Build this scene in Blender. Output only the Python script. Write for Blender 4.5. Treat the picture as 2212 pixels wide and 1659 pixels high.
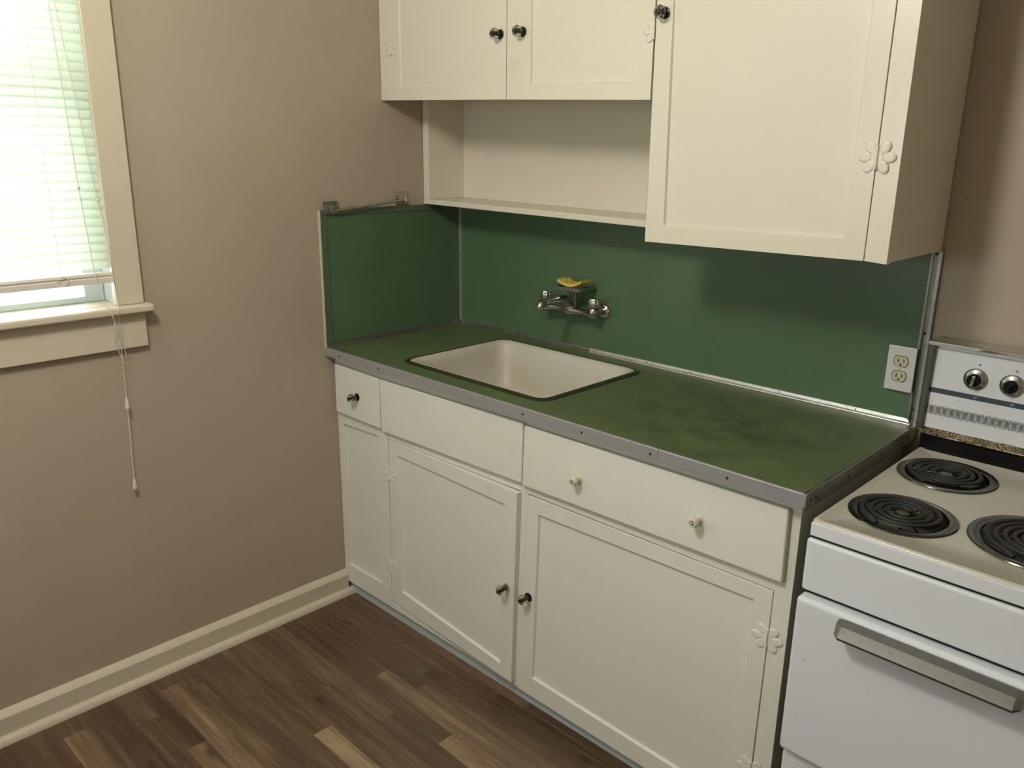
import bpy, bmesh, math, random
from mathutils import Vector, Matrix
random.seed(7)
C = bpy.context.scene.collection
for o in list(bpy.data.objects):
    bpy.data.objects.remove(o, do_unlink=True)
PI = math.pi

# ------------------------------------------------------------------ camera
cd = bpy.data.cameras.new('camera'); cam = bpy.data.objects.new('camera', cd); C.objects.link(cam)
cd.sensor_width = 36.0; cd.sensor_fit = 'HORIZONTAL'
cd.lens = 1778.683 / 2212 * 36.0
cd.clip_start = 0.02
R_ = Vector((0.71469371, 0.69933915, 0.01173283)); U_ = Vector((-0.20251651, 0.19084856, 0.9605019)); F_ = Vector((-0.66947738, 0.68884075, -0.27802599))
m = Matrix((R_, U_, -F_)).transposed().to_4x4(); m.translation = (2.2769, -2.0563, 1.5542)
cam.matrix_world = m
bpy.context.scene.camera = cam

# ------------------------------------------------------------------ light and exposure
sc = bpy.context.scene
sc.view_settings.view_transform = 'Standard'; sc.view_settings.look = 'None'
sc.view_settings.gamma = 1.0; sc.view_settings.use_curve_mapping = False
sc.view_settings.exposure = -0.04
sc.cycles.max_bounces = 10; sc.cycles.diffuse_bounces = 6; sc.cycles.glossy_bounces = 5; sc.cycles.transmission_bounces = 8
sc.cycles.use_denoising = True
sc.cycles.sample_clamp_indirect = 6.0
w = bpy.data.worlds.new('sky'); sc.world = w; w.use_nodes = True
wn = w.node_tree.nodes; bgn = wn['Background']
bgn.inputs['Color'].default_value = (0.86, 0.97, 1.0, 1); bgn.inputs['Strength'].default_value = 20.0
LAMP = (1.20, -1.88, 2.31)
def lamp(name, kind, loc, energy, color, **kw):
    l = bpy.data.lights.new(name, kind); l.energy = energy; l.color = color
    for k, v in kw.items(): setattr(l, k, v)
    o = bpy.data.objects.new(name, l); C.objects.link(o); o.location = loc
    return o
lamp('ceiling_bulb', 'POINT', LAMP, 58.0, (1.0, 0.95, 0.86), shadow_soft_size=0.13)
# daylight portals in the two openings of the left wall
for (ya, yb) in ((-2.06, -1.224), (-3.05, -2.24)):
    o = lamp('window_portal', 'AREA', (-0.16, (ya+yb)/2, 1.7), 1.0, (1, 1, 1), shape='RECTANGLE', size=0.82, size_y=1.14)
    o.rotation_euler = (0, -PI/2, 0)      # faces +x, into the room
    o.data.size, o.data.size_y = 1.14, 0.82
    o.data.cycles.is_portal = True

o = lamp('window_portal', 'AREA', (.70, -3.60, 1.55), 1.0, (1, 1, 1), shape='RECTANGLE', size=.50, size_y=.55)
o.rotation_euler = (PI/2, 0, 0); o.data.cycles.is_portal = True      # faces +y, unseen rear opening added for daylight fill
# ------------------------------------------------------------------ materials
def mat(name, col, rough=0.5, metal=0.0, **kw):
    m = bpy.data.materials.new(name); m.use_nodes = True
    b = m.node_tree.nodes['Principled BSDF']
    b.inputs['Base Color'].default_value = (*col, 1); b.inputs['Roughness'].default_value = rough; b.inputs['Metallic'].default_value = metal
    for k, v in kw.items(): b.inputs[k].default_value = v
    return m
class NT:
    def __init__(s, m): s.t = m.node_tree; s.b = s.t.nodes['Principled BSDF']; s.co = None
    def n(s, typ, **kw):
        x = s.t.nodes.new(typ)
        for k, v in kw.items():
            if isinstance(v, (int, float, tuple)) and k in x.inputs: x.inputs[k].default_value = v
            else: setattr(x, k, v)
        return x
    def l(s, a, b): s.t.links.new(a, b)
    def obj(s, scale=(1, 1, 1)):
        if s.co is None: s.co = s.n('ShaderNodeNewGeometry')
        mp = s.n('ShaderNodeMapping'); mp.inputs['Scale'].default_value = scale
        s.l(s.co.outputs['Position'], mp.inputs['Vector']); return mp.outputs[0]
    def noise(s, scale, detail=3, rough=.5, sc=(1, 1, 1), vec=None, dist=0):
        x = s.n('ShaderNodeTexNoise'); x.inputs['Scale'].default_value = scale; x.inputs['Detail'].default_value = detail
        x.inputs['Roughness'].default_value = rough; x.inputs['Distortion'].default_value = dist
        s.l(vec if vec is not None else s.obj(sc), x.inputs['Vector']); return x.outputs['Fac']
    def voro(s, scale, sc=(1, 1, 1), vec=None):
        x = s.n('ShaderNodeTexVoronoi'); x.inputs['Scale'].default_value = scale
        s.l(vec if vec is not None else s.obj(sc), x.inputs['Vector']); return x.outputs['Distance'], x.outputs['Color']
    def ramp(s, fac, a, b, lo=0.0, hi=1.0):
        x = s.n('ShaderNodeMapRange'); x.inputs['From Min'].default_value = a; x.inputs['From Max'].default_value = b
        x.inputs['To Min'].default_value = lo; x.inputs['To Max'].default_value = hi
        s.l(fac, x.inputs['Value']); return x.outputs[0]
    def math(s, op, a, b=None):
        x = s.n('ShaderNodeMath', operation=op)
        for i, v in enumerate((a, b)):
            if v is None: continue
            if isinstance(v, (int, float)): x.inputs[i].default_value = v
            else: s.l(v, x.inputs[i])
        return x.outputs[0]
    def mix(s, fac, a, b, mode='MIX'):
        x = s.n('ShaderNodeMix', data_type='RGBA', blend_type=mode)
        for sock, v in ((x.inputs['Factor'], fac), (x.inputs[6], a), (x.inputs[7], b)):
            if isinstance(v, (int, float)): sock.default_value = v
            elif isinstance(v, tuple): sock.default_value = (*v, 1) if len(v) == 3 else v
            else: s.l(v, sock)
        return x.outputs[2]
    def bump(s, h, strength=.2, dist=.002):
        x = s.n('ShaderNodeBump'); x.inputs['Strength'].default_value = strength; x.inputs['Distance'].default_value = dist
        s.l(h, x.inputs['Height']); s.l(x.outputs[0], s.b.inputs['Normal']); return x
    def col(s, c): s.l(c, s.b.inputs['Base Color'])
    def specks(s, scale, size, thresh, seed=(0, 0, 0), flat=False):
        """sparse little dots: near a 2-D voronoi point whose random value is above thresh (flat = on a horizontal surface)"""
        if s.co is None: s.co = s.n('ShaderNodeNewGeometry')
        sp = s.n('ShaderNodeSeparateXYZ'); s.l(s.co.outputs['Position'], sp.inputs[0])
        cv = s.n('ShaderNodeCombineXYZ')
        s.l(sp.outputs[0] if flat else s.math('ADD', sp.outputs[0], sp.outputs[1]), cv.inputs[0]); s.l(sp.outputs[1] if flat else sp.outputs[2], cv.inputs[1])
        mp = s.n('ShaderNodeMapping'); mp.inputs['Location'].default_value = seed; s.l(cv.outputs[0], mp.inputs['Vector'])
        x = s.n('ShaderNodeTexVoronoi', voronoi_dimensions='2D'); x.inputs['Scale'].default_value = scale; s.l(mp.outputs[0], x.inputs['Vector'])
        sep = s.n('ShaderNodeSeparateColor'); s.l(x.outputs['Color'], sep.inputs[0])
        on = s.math('GREATER_THAN', sep.outputs[0], thresh)
        near = s.math('LESS_THAN', x.outputs['Distance'], s.math('MULTIPLY', s.ramp(sep.outputs[1], 0, 1, .3, 1), size))
        return s.math('MULTIPLY', on, near)

def paint_mat(name, col, rough, grain=(60, 60, 12), bump=.25, dirt=(.30, .26, .20), speck=.985, var=.06):
    m = mat(name, col, rough); N = NT(m)
    big = N.noise(2.2, 4, .6)
    c = N.mix(N.ramp(big, .3, .75, 0, var * 4), col, tuple(x * .80 for x in col))
    sm = N.specks(26, .045, speck)
    c = N.mix(N.math('MULTIPLY', sm, .75), c, dirt)
    sm2 = N.ramp(N.noise(7, 5, .65), .66, .85, 0, .35)
    c = N.mix(sm2, c, dirt)
    N.col(c)
    N.bump(N.noise(1, 4, .6, grain), bump, .0015)
    return m
CREAM = paint_mat('cream_gloss_paint', (.69, .645, .525), .30)
LOWER = paint_mat('cream_lower_paint', (.73, .72, .64), .38, speck=.95)
TRIM = paint_mat('cream_trim_paint', (.575, .515, .39), .42, grain=(30, 30, 30))
TOE = paint_mat('grey_blue_toe_paint', (.44, .49, .49), .5, grain=(20, 20, 20))

def wall_mat():
    col = (.40, .335, .252)
    m = mat('taupe_wall_paint', col, .55); N = NT(m)
    c = N.mix(N.ramp(N.noise(1.6, 4, .6), .3, .75), col, (.37, .305, .228))
    c = N.mix(N.math('MULTIPLY', N.specks(13, .024, .86), .8), c, (.15, .115, .08))
    c = N.mix(N.ramp(N.noise(4.5, 5, .7), .66, .82, 0, .45), c, (.25, .20, .15))
    N.col(c)
    h = N.math('ADD', N.noise(140, 3, .5), N.math('MULTIPLY', N.noise(30, 2, .5), .6))
    N.bump(h, .22, .0012)
    return m
WALL = wall_mat()
CEIL = mat('ceiling_white', (.62, .60, .55), .8)

def green_mat(name, wear):
    col = (.098, .140, .056) if wear else (.083, .148, .078)  # one laminate; the backsplash tint includes reflected bluish light
    m = mat(name, col, .30); N = NT(m)
    c = N.mix(N.ramp(N.noise(5, 2, .5), .3, .8), col, tuple(x*.88 for x in col))
    c = N.mix(N.math('MULTIPLY', N.specks(80, .11, .45, flat=wear), .55), c, (.030, .045, .024))
    c = N.mix(N.math('MULTIPLY', N.specks(28, .042, .85, (3, 1, 2), wear), .85), c, (.014, .018, .01))
    if wear:
        # a worn, darker patch on the right half of the worktop
        if N.co is None: N.obj()
        mp = N.n('ShaderNodeMapping'); mp.inputs['Location'].default_value = (-1.32, .36, -.91); 
        N.l(N.co.outputs['Position'], mp.inputs['Vector'])
        ln = N.n('ShaderNodeVectorMath', operation='LENGTH'); N.l(mp.outputs[0], ln.inputs[0])
        near = N.ramp(ln.outputs['Value'], .05, .50, 1, 0)
        blot = N.ramp(N.noise(13, 7, .78), .44, .62)
        c = N.mix(N.math('MULTIPLY', N.math('MULTIPLY', near, blot), .85), c, (.038, .045, .018))
    if wear:
        fb = N.ramp(N.noise(90, 4, .7), .56, .66)
        c = N.mix(N.math('MULTIPLY', N.math('MULTIPLY', near, fb), .6), c, (.03, .038, .015))
    N.col(c)
    rg = N.ramp(N.noise(2, 2, .5), .3, .7, .38 if wear else .26, .44 if wear else .32); N.l(rg, N.b.inputs['Roughness'])
    return m
GREEN = green_mat('green_laminate', False); GREENTOP = green_mat('green_worktop_laminate', True)
GREEN_TRIM = mat('green_painted_strip', (.12, .165, .115), .38, .35)

def metal_mat(name, col, rough, scratch=.15, spots=.0):
    m = mat(name, col, rough, 1.0); N = NT(m)
    n = N.noise(1, 3, .5, (25, 25, 90))
    N.l(N.ramp(n, .3, .7, max(.03, rough - scratch), rough + scratch), N.b.inputs['Roughness'])
    c = col
    if spots: c = N.mix(N.ramp(N.noise(60, 4, .7), .55, .7, 0, spots), col, tuple(x * .3 for x in col))
    if spots: N.col(c)
    return m
ALU = metal_mat('aluminium_edging', (.54, .55, .575), .36, .06, .12); ALU.node_tree.nodes['Principled BSDF'].inputs['Metallic'].default_value = .72
ALU_OLD = metal_mat('tarnished_aluminium', (.34, .33, .29), .42, .1, .6)
ALU_BRIGHT = metal_mat('bright_worn_aluminium', (.78, .76, .70), .4, .1, .3)
CHROME = metal_mat('chrome', (.62, .62, .60), .12, .05)
CHROME_DULL = metal_mat('dull_chrome', (.42, .41, .38), .24, .08, .3)
PAN = metal_mat('burnt_drip_pan', (.11, .11, .09), .22, .08, .7)
COIL = mat('burner_coil_black', (.016, .016, .015), .55)
SIDETRIM = metal_mat('dark_aged_trim', (.15, .145, .115), .35, .06, .3)
HANDLE = metal_mat('grey_brushed_handle', (.19, .19, .172), .42, .05, .25)
SCRALU = metal_mat('scratched_aluminium', (.36, .37, .36), .40, .10, .55)
BLACK = mat('black_enamel', (.004, .004, .004), .35, **{'Specular IOR Level': .2})
DARK = mat('dark_gap', (.012, .011, .009), .8)
SCREW = mat('dark_screw_head', (.03, .028, .022), .45, .6)
STEELSCREW = mat('bright_screw_head', (.6, .58, .52), .35, 1)
SINKRING = mat('sink_ring_green_reflection', (.042, .050, .022), .4, .4)  # stainless ring; the green it reflects is put into its colour
PLATE = mat('white_cover_plate', (.58, .58, .56), .4)
IVORY = mat('ivory_receptacle', (.50, .47, .33), .4)
GREYPAINT = mat('grey_range_side', (.115, .115, .085), .55)
NAVY = mat('blue_grey_band', (.035, .052, .068), .4)
PRINT = mat('dark_print', (.05, .055, .055), .5)
TEXTW = mat('white_print', (.5, .55, .58), .5)
CORD = mat('white_cord', (.62, .57, .47), .7)
TASSEL = mat('ivory_tassel', (.66, .60, .50), .5)
RAIL = mat('blind_rail', (.62, .57, .50), .4)
SASHP = mat('white_sash_paint', (.62, .66, .66), .45)
SHADE = mat('frosted_lamp_shade', (.9, .85, .75), .4)

def enamel():
    m = mat('white_enamel', (.66, .69, .72), .22); N = NT(m)
    c = N.mix(N.math('MULTIPLY', N.specks(16, .026, .90), .85), (.66, .69, .72), (.10, .08, .06))
    N.col(c); return m
ENAMEL = enamel()
def cooktop_mat():
    col = (.50, .485, .41)
    m = mat('cooktop_enamel', col, .26); N = NT(m)
    c = N.mix(N.ramp(N.noise(9, 4, .6), .45, .75, 0, .5), col, (.45, .39, .29))
    c = N.mix(N.math('MULTIPLY', N.specks(24, .05, .93, (5, 0, 1), True), .8), c, (.08, .06, .03))
    N.col(c); return m
COOK = cooktop_mat()
def sink_mat():
    col = (.56, .53, .45)
    m = mat('stained_porcelain', col, .42); N = NT(m)
    c = N.mix(N.ramp(N.noise(5, 4, .6), .45, .72, 0, .55), col, (.48, .40, .25))
    N.col(c); return m
SINK = sink_mat()
def sponge_mat():
    m = mat('yellow_sponge', (.62, .47, .07), .9); N = NT(m)
    d, _ = N.voro(420)
    N.col(N.mix(N.ramp(d, .1, .5), (.40, .29, .03), (.70, .54, .10))); N.bump(d, .6, .002); return m
SPONGE = sponge_mat()
def glass_mat():
    m = mat('clear_knob_glass', (.82, .84, .78), .04); b = m.node_tree.nodes['Principled BSDF']
    b.inputs['Transmission Weight'].default_value = 1.0; b.inputs['IOR'].default_value = 1.5; return m
KGLASS = glass_mat()
KPAINT = mat('painted_knob', (.62, .57, .45), .35)
def pane_mat():
    m = bpy.data.materials.new('window_glass'); m.use_nodes = True; t = m.node_tree; t.nodes.clear()
    o = t.nodes.new('ShaderNodeOutputMaterial'); mx = t.nodes.new('ShaderNodeMixShader'); tr = t.nodes.new('ShaderNodeBsdfTransparent')
    g = t.nodes.new('ShaderNodeBsdfGlossy'); g.inputs['Roughness'].default_value = .02; f = t.nodes.new('ShaderNodeFresnel')
    t.links.new(f.outputs[0], mx.inputs[0]); t.links.new(tr.outputs[0], mx.inputs[1]); t.links.new(g.outputs[0], mx.inputs[2]); t.links.new(mx.outputs[0], o.inputs[0])
    return m
PANE = pane_mat()
def slat_mat():
    m = bpy.data.materials.new('white_vinyl_slat'); m.use_nodes = True; t = m.node_tree; t.nodes.clear()
    o = t.nodes.new('ShaderNodeOutputMaterial'); mx = t.nodes.new('ShaderNodeMixShader'); mx.inputs[0].default_value = .5
    d = t.nodes.new('ShaderNodeBsdfDiffuse'); d.inputs[0].default_value = (.74, .76, .68, 1)
    tl = t.nodes.new('ShaderNodeBsdfTranslucent'); tl.inputs[0].default_value = (.80, .86, .76, 1)
    t.links.new(d.outputs[0], mx.inputs[1]); t.links.new(tl.outputs[0], mx.inputs[2]); t.links.new(mx.outputs[0], o.inputs[0])
    return m
SLAT = slat_mat()
def floor_mat():
    m = mat('wood_look_plank', (.1, .06, .04), .42); N = NT(m)
    at = N.n('ShaderNodeAttribute', attribute_name='plank'); sp = N.n('ShaderNodeSeparateColor'); N.l(at.outputs['Color'], sp.inputs[0])
    tone, seed, hue = sp.outputs
    geo = N.n('ShaderNodeNewGeometry'); N.co = geo
    sx = N.n('ShaderNodeSeparateXYZ'); N.l(geo.outputs['Position'], sx.inputs[0])
    off = N.math('MULTIPLY', seed, 91.0)
    def vec(kx, ky):
        cx = N.n('ShaderNodeCombineXYZ')
        N.l(N.math('ADD', N.math('MULTIPLY', sx.outputs[0], kx), off), cx.inputs[0]); N.l(N.math('MULTIPLY', sx.outputs[1], ky), cx.inputs[1]); N.l(off, cx.inputs[2])
        return cx.outputs[0]
    streak = N.noise(1, 4, .6, vec=vec(2.6, 62), dist=.4)
    fine = N.noise(1, 5, .7, vec=vec(9, 420))
    t = N.math('ADD', tone, N.math('MULTIPLY', N.math('SUBTRACT', streak, .5), 1.05))
    t = N.math('ADD', t, N.math('MULTIPLY', N.math('SUBTRACT', fine, .5), .55))
    patch = N.noise(1, 3, .6, vec=vec(3.5, 26), dist=1.2)
    t = N.math('ADD', t, N.math('MULTIPLY', N.math('SUBTRACT', patch, .5), .55))
    cr = N.n('ShaderNodeValToRGB'); e = cr.color_ramp.elements
    e[0].position = 0; e[0].color = (.042, .024, .012, 1); e[1].position = 1; e[1].color = (.38, .285, .17, 1)
    x = cr.color_ramp.elements.new(.38); x.color = (.108, .065, .035, 1)
    x = cr.color_ramp.elements.new(.68); x.color = (.195, .126, .069, 1)
    N.l(t, cr.inputs[0])
    c = N.mix(N.math('MULTIPLY', hue, .30), cr.outputs[0], (.135, .085, .062))
    d, vc = N.voro(1, vec=vec(5.0, 13)); s2 = N.n('ShaderNodeSeparateColor'); N.l(vc, s2.inputs[0])
    kn = N.math('MULTIPLY', N.ramp(d, .05, .19, 1, 0), N.math('GREATER_THAN', s2.outputs[0], .80))
    c = N.mix(N.math('MULTIPLY', kn, .85), c, (.022, .012, .006))
    N.col(c)
    N.bump(fine, .12, .0006)
    return m
FLOOR = floor_mat()

# ------------------------------------------------------------------ mesh helpers (world coordinates in, origin at the parent thing)
WORG = {}
class MB:
    def __init__(s): s.bm = bmesh.new()
    def quad(s, pts):
        return s.bm.faces.new([s.bm.verts.new(p) for p in pts])
    def hexa(s, p):     # 8 points: bottom loop 0-3, top loop 4-7
        v = [s.bm.verts.new(q) for q in p]
        for f in ((3, 2, 1, 0), (4, 5, 6, 7), (0, 1, 5, 4), (1, 2, 6, 5), (2, 3, 7, 6), (3, 0, 4, 7)):
            s.bm.faces.new([v[i] for i in f])
        return s
    def box(s, x0, x1, y0, y1, z0, z1):
        return s.hexa([(x0, y0, z0), (x1, y0, z0), (x1, y1, z0), (x0, y1, z0), (x0, y0, z1), (x1, y0, z1), (x1, y1, z1), (x0, y1, z1)])
    def panel(s, TL, TR, BR, BL, yf, yb):   # quad in the x-z plane, given thickness in y
        return s.hexa([(BL[0], yf, BL[1]), (BR[0], yf, BR[1]), (BR[0], yb, BR[1]), (BL[0], yb, BL[1]),
                       (TL[0], yf, TL[1]), (TR[0], yf, TR[1]), (TR[0], yb, TR[1]), (TL[0], yb, TL[1])])
    def framed(s, O, I, yf, yb, rec, bev=.003):  # door slab with a recessed centre panel; O, I = TL TR BR BL
        vo = [s.bm.verts.new((p[0], yf, p[1])) for p in O]; vb = [s.bm.verts.new((p[0], yb, p[1])) for p in O]
        vi = [s.bm.verts.new((p[0], yf, p[1])) for p in I]
        sg = ((1, -1), (-1, -1), (-1, 1), (1, 1))
        vr = [s.bm.verts.new((p[0] + bev*g[0], yf + rec, p[1] + bev*g[1])) for p, g in zip(I, sg)]
        for i in range(4):
            j = (i + 1) % 4
            s.bm.faces.new((vo[i], vo[j], vi[j], vi[i])); s.bm.faces.new((vi[i], vi[j], vr[j], vr[i])); s.bm.faces.new((vo[j], vo[i], vb[i], vb[j]))
        s.bm.faces.new(vr); s.bm.faces.new(vb[::-1]); return s
    def ring(s, ca, cb):
        n = len(ca)
        for i in range(n): s.bm.faces.new((ca[i], ca[(i+1) % n], cb[(i+1) % n], cb[i]))
    def loft(s, loops, cap0=True, cap1=True):
        L = [[s.bm.verts.new(p) for p in lp] for lp in loops]
        for a, b in zip(L, L[1:]): s.ring(a, b)
        if cap0: s.bm.faces.new(L[0][::-1])
        if cap1: s.bm.faces.new(L[-1])
        return s
    def lathe(s, prof, c, axis='z', n=24, cap=True, flute=0, fd=0):   # prof: (radius, height) pairs
        ax = {'x': (Vector((0, 1, 0)), Vector((0, 0, 1)), Vector((1, 0, 0))), 'y': (Vector((1, 0, 0)), Vector((0, 0, 1)), Vector((0, -1, 0))),
              'z': (Vector((1, 0, 0)), Vector((0, 1, 0)), Vector((0, 0, 1)))}[axis]
        c = Vector(c); loops = []
        for r, h in prof:
            lp = []
            for k in range(n):
                a = 2*PI*k/n; rr = r * (1 + (fd * math.cos(flute*a) if flute else 0))
                lp.append(c + ax[0]*rr*math.cos(a) + ax[1]*rr*math.sin(a) + ax[2]*h)
            loops.append(lp)
        return s.loft(loops, cap, cap)
    def tube(s, pts, rad, n=10, cap=True, flat=1.0):
        pts = [Vector(p) for p in pts]; rads = rad if isinstance(rad, (list, tuple)) else [rad]*len(pts)
        loops = []; up = Vector((0, 0, 1))
        for i, p in enumerate(pts):
            t = (pts[min(i+1, len(pts)-1)] - pts[max(i-1, 0)]).normalized()
            a = t.cross(up)
            if a.length < .05: a = t.cross(Vector((0, 1, 0)))
            a.normalize(); b = a.cross(t).normalized()
            loops.append([p + a*rads[i]*math.cos(2*PI*k/n) + b*rads[i]*flat*math.sin(2*PI*k/n) for k in range(n)])
        return s.loft(loops, cap, cap)
    def xform(s, M):
        bmesh.ops.transform(s.bm, matrix=M, verts=s.bm.verts); return s
    def build(s, name, material, parent=None, bevel=0, smooth=False, seg=2, origin=None, hide=False):
        bmesh.ops.recalc_face_normals(s.bm, faces=s.bm.faces)
        org = Vector(WORG[parent.name]) if parent else (Vector(origin) if origin else Vector((0, 0, 0)))
        if parent and origin: off = Vector(origin)
        else: off = org
        bmesh.ops.translate(s.bm, vec=-off, verts=s.bm.verts)
        me = bpy.data.meshes.new(name); s.bm.to_mesh(me); s.bm.free()
        me.materials.append(material)
        if smooth:
            for p in me.polygons: p.use_smooth = True
        o = bpy.data.objects.new(name, me); C.objects.link(o)
        if parent: o.parent = parent
        o.location = off - org if parent else off
        WORG[o.name] = tuple(off)
        if bevel:
            b = o.modifiers.new('bevel', 'BEVEL'); b.width = bevel; b.segments = seg; b.limit_method = 'ANGLE'; b.angle_limit = math.radians(40)
            b.harden_normals = False
        if smooth:
            try: me.set_sharp_from_angle(angle=math.radians(50))
            except Exception: pass
        return o
def tag(o, label=None, cat=None, group=None, kind=None):
    if label: o['label'] = label
    if cat: o['category'] = cat
    if group: o['group'] = group
    if kind: o['kind'] = kind
    return o
def thing(name, loc, label, cat, group=None):
    o = bpy.data.objects.new(name, None); C.objects.link(o); o.location = loc; o.empty_display_size = .05
    WORG[o.name] = tuple(loc); return tag(o, label, cat, group)
def instance(src, loc, parent, rot=None):
    o = src.copy(); C.objects.link(o); o.parent = parent
    o.location = Vector(loc) - Vector(WORG[parent.name]); WORG[o.name] = tuple(loc)
    if rot: o.rotation_euler = rot
    return o
def rrect(x0, x1, y0, y1, r, z, n=6):
    out = []
    for cx, cy, a0 in ((x1-r, y1-r, 0), (x0+r, y1-r, PI/2), (x0+r, y0+r, PI), (x1-r, y0+r, 1.5*PI)):
        for k in range(n+1):
            a = a0 + PI/2*k/n; out.append((cx+r*math.cos(a), cy+r*math.sin(a), z))
    return out

# ------------------------------------------------------------------ room shell
XR, YF, ZC = 3.35, -3.45, 2.50
WY0, WY1, WZ0, WZ1 = -2.06, -1.224, 1.115, 2.26       # visible window opening
VY0, VY1 = -3.05, -2.24                               # second opening further along the same wall
b = MB()
for (y0, y1, z0, z1) in ((WY1, 0, 0, ZC), (VY1, WY0, 0, ZC), (YF, VY0, 0, ZC), (WY0, WY1, 0, WZ0), (WY0, WY1, WZ1, ZC), (VY0, VY1, 0, WZ0), (VY0, VY1, WZ1, ZC)):
    b.box(-.15, 0, y0, y1, z0, z1)
wl = tag(b.build('wall_left', WALL), kind='structure')
tag(MB().box(-.15, XR, 0, .12, 0, ZC).build('wall_back', WALL), kind='structure')
tag(MB().box(XR, XR+.12, YF, .12, 0, ZC).build('wall_right', WALL), kind='structure')
b = MB(); b.box(-.15, .45, YF-.12, YF, 0, ZC).box(.95, XR, YF-.12, YF, 0, ZC).box(.45, .95, YF-.12, YF, 0, 1.275).box(.45, .95, YF-.12, YF, 1.825, ZC)  # hole left for the added fill window
tag(b.build('wall_front', WALL), kind='structure')
tag(MB().box(-.15, XR+.12, YF-.12, .12, ZC, ZC+.1).build('ceiling', CEIL), kind='structure')

# floor: strips 54 mm wide running along x, each board end where it lies
W54 = .054; Y0 = -.743
over = {-4: [(.9, .42), (9, .25)], -3: [(.81, .36), (1.6, .12), (9, .3)], -2: [(.574, .34), (1.3, .22), (9, .3)], -1: [(.62, .30), (1.5, .47), (9, .4)],
        0: [(.4835, .33), (1.085, .66), (1.7, .4), (9, .3)], 1: [(.841, .30), (1.5, .66), (9, .4)], 2: [(.658, .52), (1.35, .30), (9, .5)],
        3: [(.42, .34), (1.1, .36), (9, .3)], 4: [(.33, .46), (1.3, .40), (9, .4)], 5: [(.576, .44), (1.12, .90), (9, .3)],
        6: [(.30, .40), (.9, .40), (9, .3)], 7: [(.36, .30), (.95, .32), (9, .3)], 8: [(.15, .36), (.75, .46), (9, .4)], 9: [(.10, .30), (.82, .70), (9, .3)],
        10: [(.39, .27), (1.0, .62), (9, .3)], 11: [(.2025, .46), (.9, .28), (9, .4)], 12: [(.5, .26), (9, .4)], 13: [(.42, .30), (9, .3)], 14: [(.114, .32), (.7, .66), (9, .3)]}
bm = bmesh.new(); lay = bm.loops.layers.float_color.new('plank')
r = int(-(0.0 - Y0)/W54) - 1
rr = -15
while True:
    ya = Y0 - W54*rr; yb = ya - W54
    if ya <= YF: break
    yt = min(ya, 0.0); yb = max(yb, YF)
    if yb < yt:
        spec = over.get(rr)
        if spec is None:
            spec = []; x = random.uniform(.1, .6)
            while x < XR: spec.append((x, random.choice((.25, .3, .34, .4, .45, .62)))); x += random.uniform(.35, .75)
            spec.append((9, .35))
        x = 0.0
        for xe, tone in spec:
            xe = min(xe, XR)
            if xe <= x: continue
            f = bm.faces.new([bm.verts.new(p) for p in ((x, yb, 0), (xe, yb, 0), (xe, yt, 0), (x, yt, 0))])
            c = (tone + random.uniform(-.03, .03), random.random(), random.random(), 1)
            for lp in f.loops: lp[lay] = c
            x = xe
    rr += 1
bm.normal_update()
bmesh.ops.recalc_face_normals(bm, faces=bm.faces)
for f in bm.faces:
    if f.normal.z < 0: f.normal_flip()
me = bpy.data.meshes.new('floor'); 
bm.to_mesh(me); bm.free(); me.materials.append(FLOOR)
fl = bpy.data.objects.new('floor', me); C.objects.link(fl); tag(fl, kind='structure')
tag(MB().box(-.15, XR+.12, YF-.12, .12, -.12, -.004).build('subfloor_slab', DARK), kind='structure')   # subfloor slab below the planks

# baseboard with sloped cap and quarter round, along the left wall up to the cabinet
YB = -.5625
def prism_y(prof, y0, y1):   # profile in x-z swept along y
    b = MB(); b.loft([[(x, y0, z) for x, z in prof], [(x, y1, z) for x, z in prof]]); return b
tag(prism_y([(0, .0), (.020, .0), (.020, .071), (.013, .079), (0, .088)], YF, YB).build('baseboard_left', TRIM, bevel=.0015), kind='structure')
qr = [(.0205, .0)] + [(.0205 + .019*math.cos(a), .022*math.sin(a)) for a in [k*PI/12 for k in range(7)]]
tag(prism_y(qr, YF, -.5485).build('trim_2', TRIM, smooth=True), kind='structure')

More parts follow.
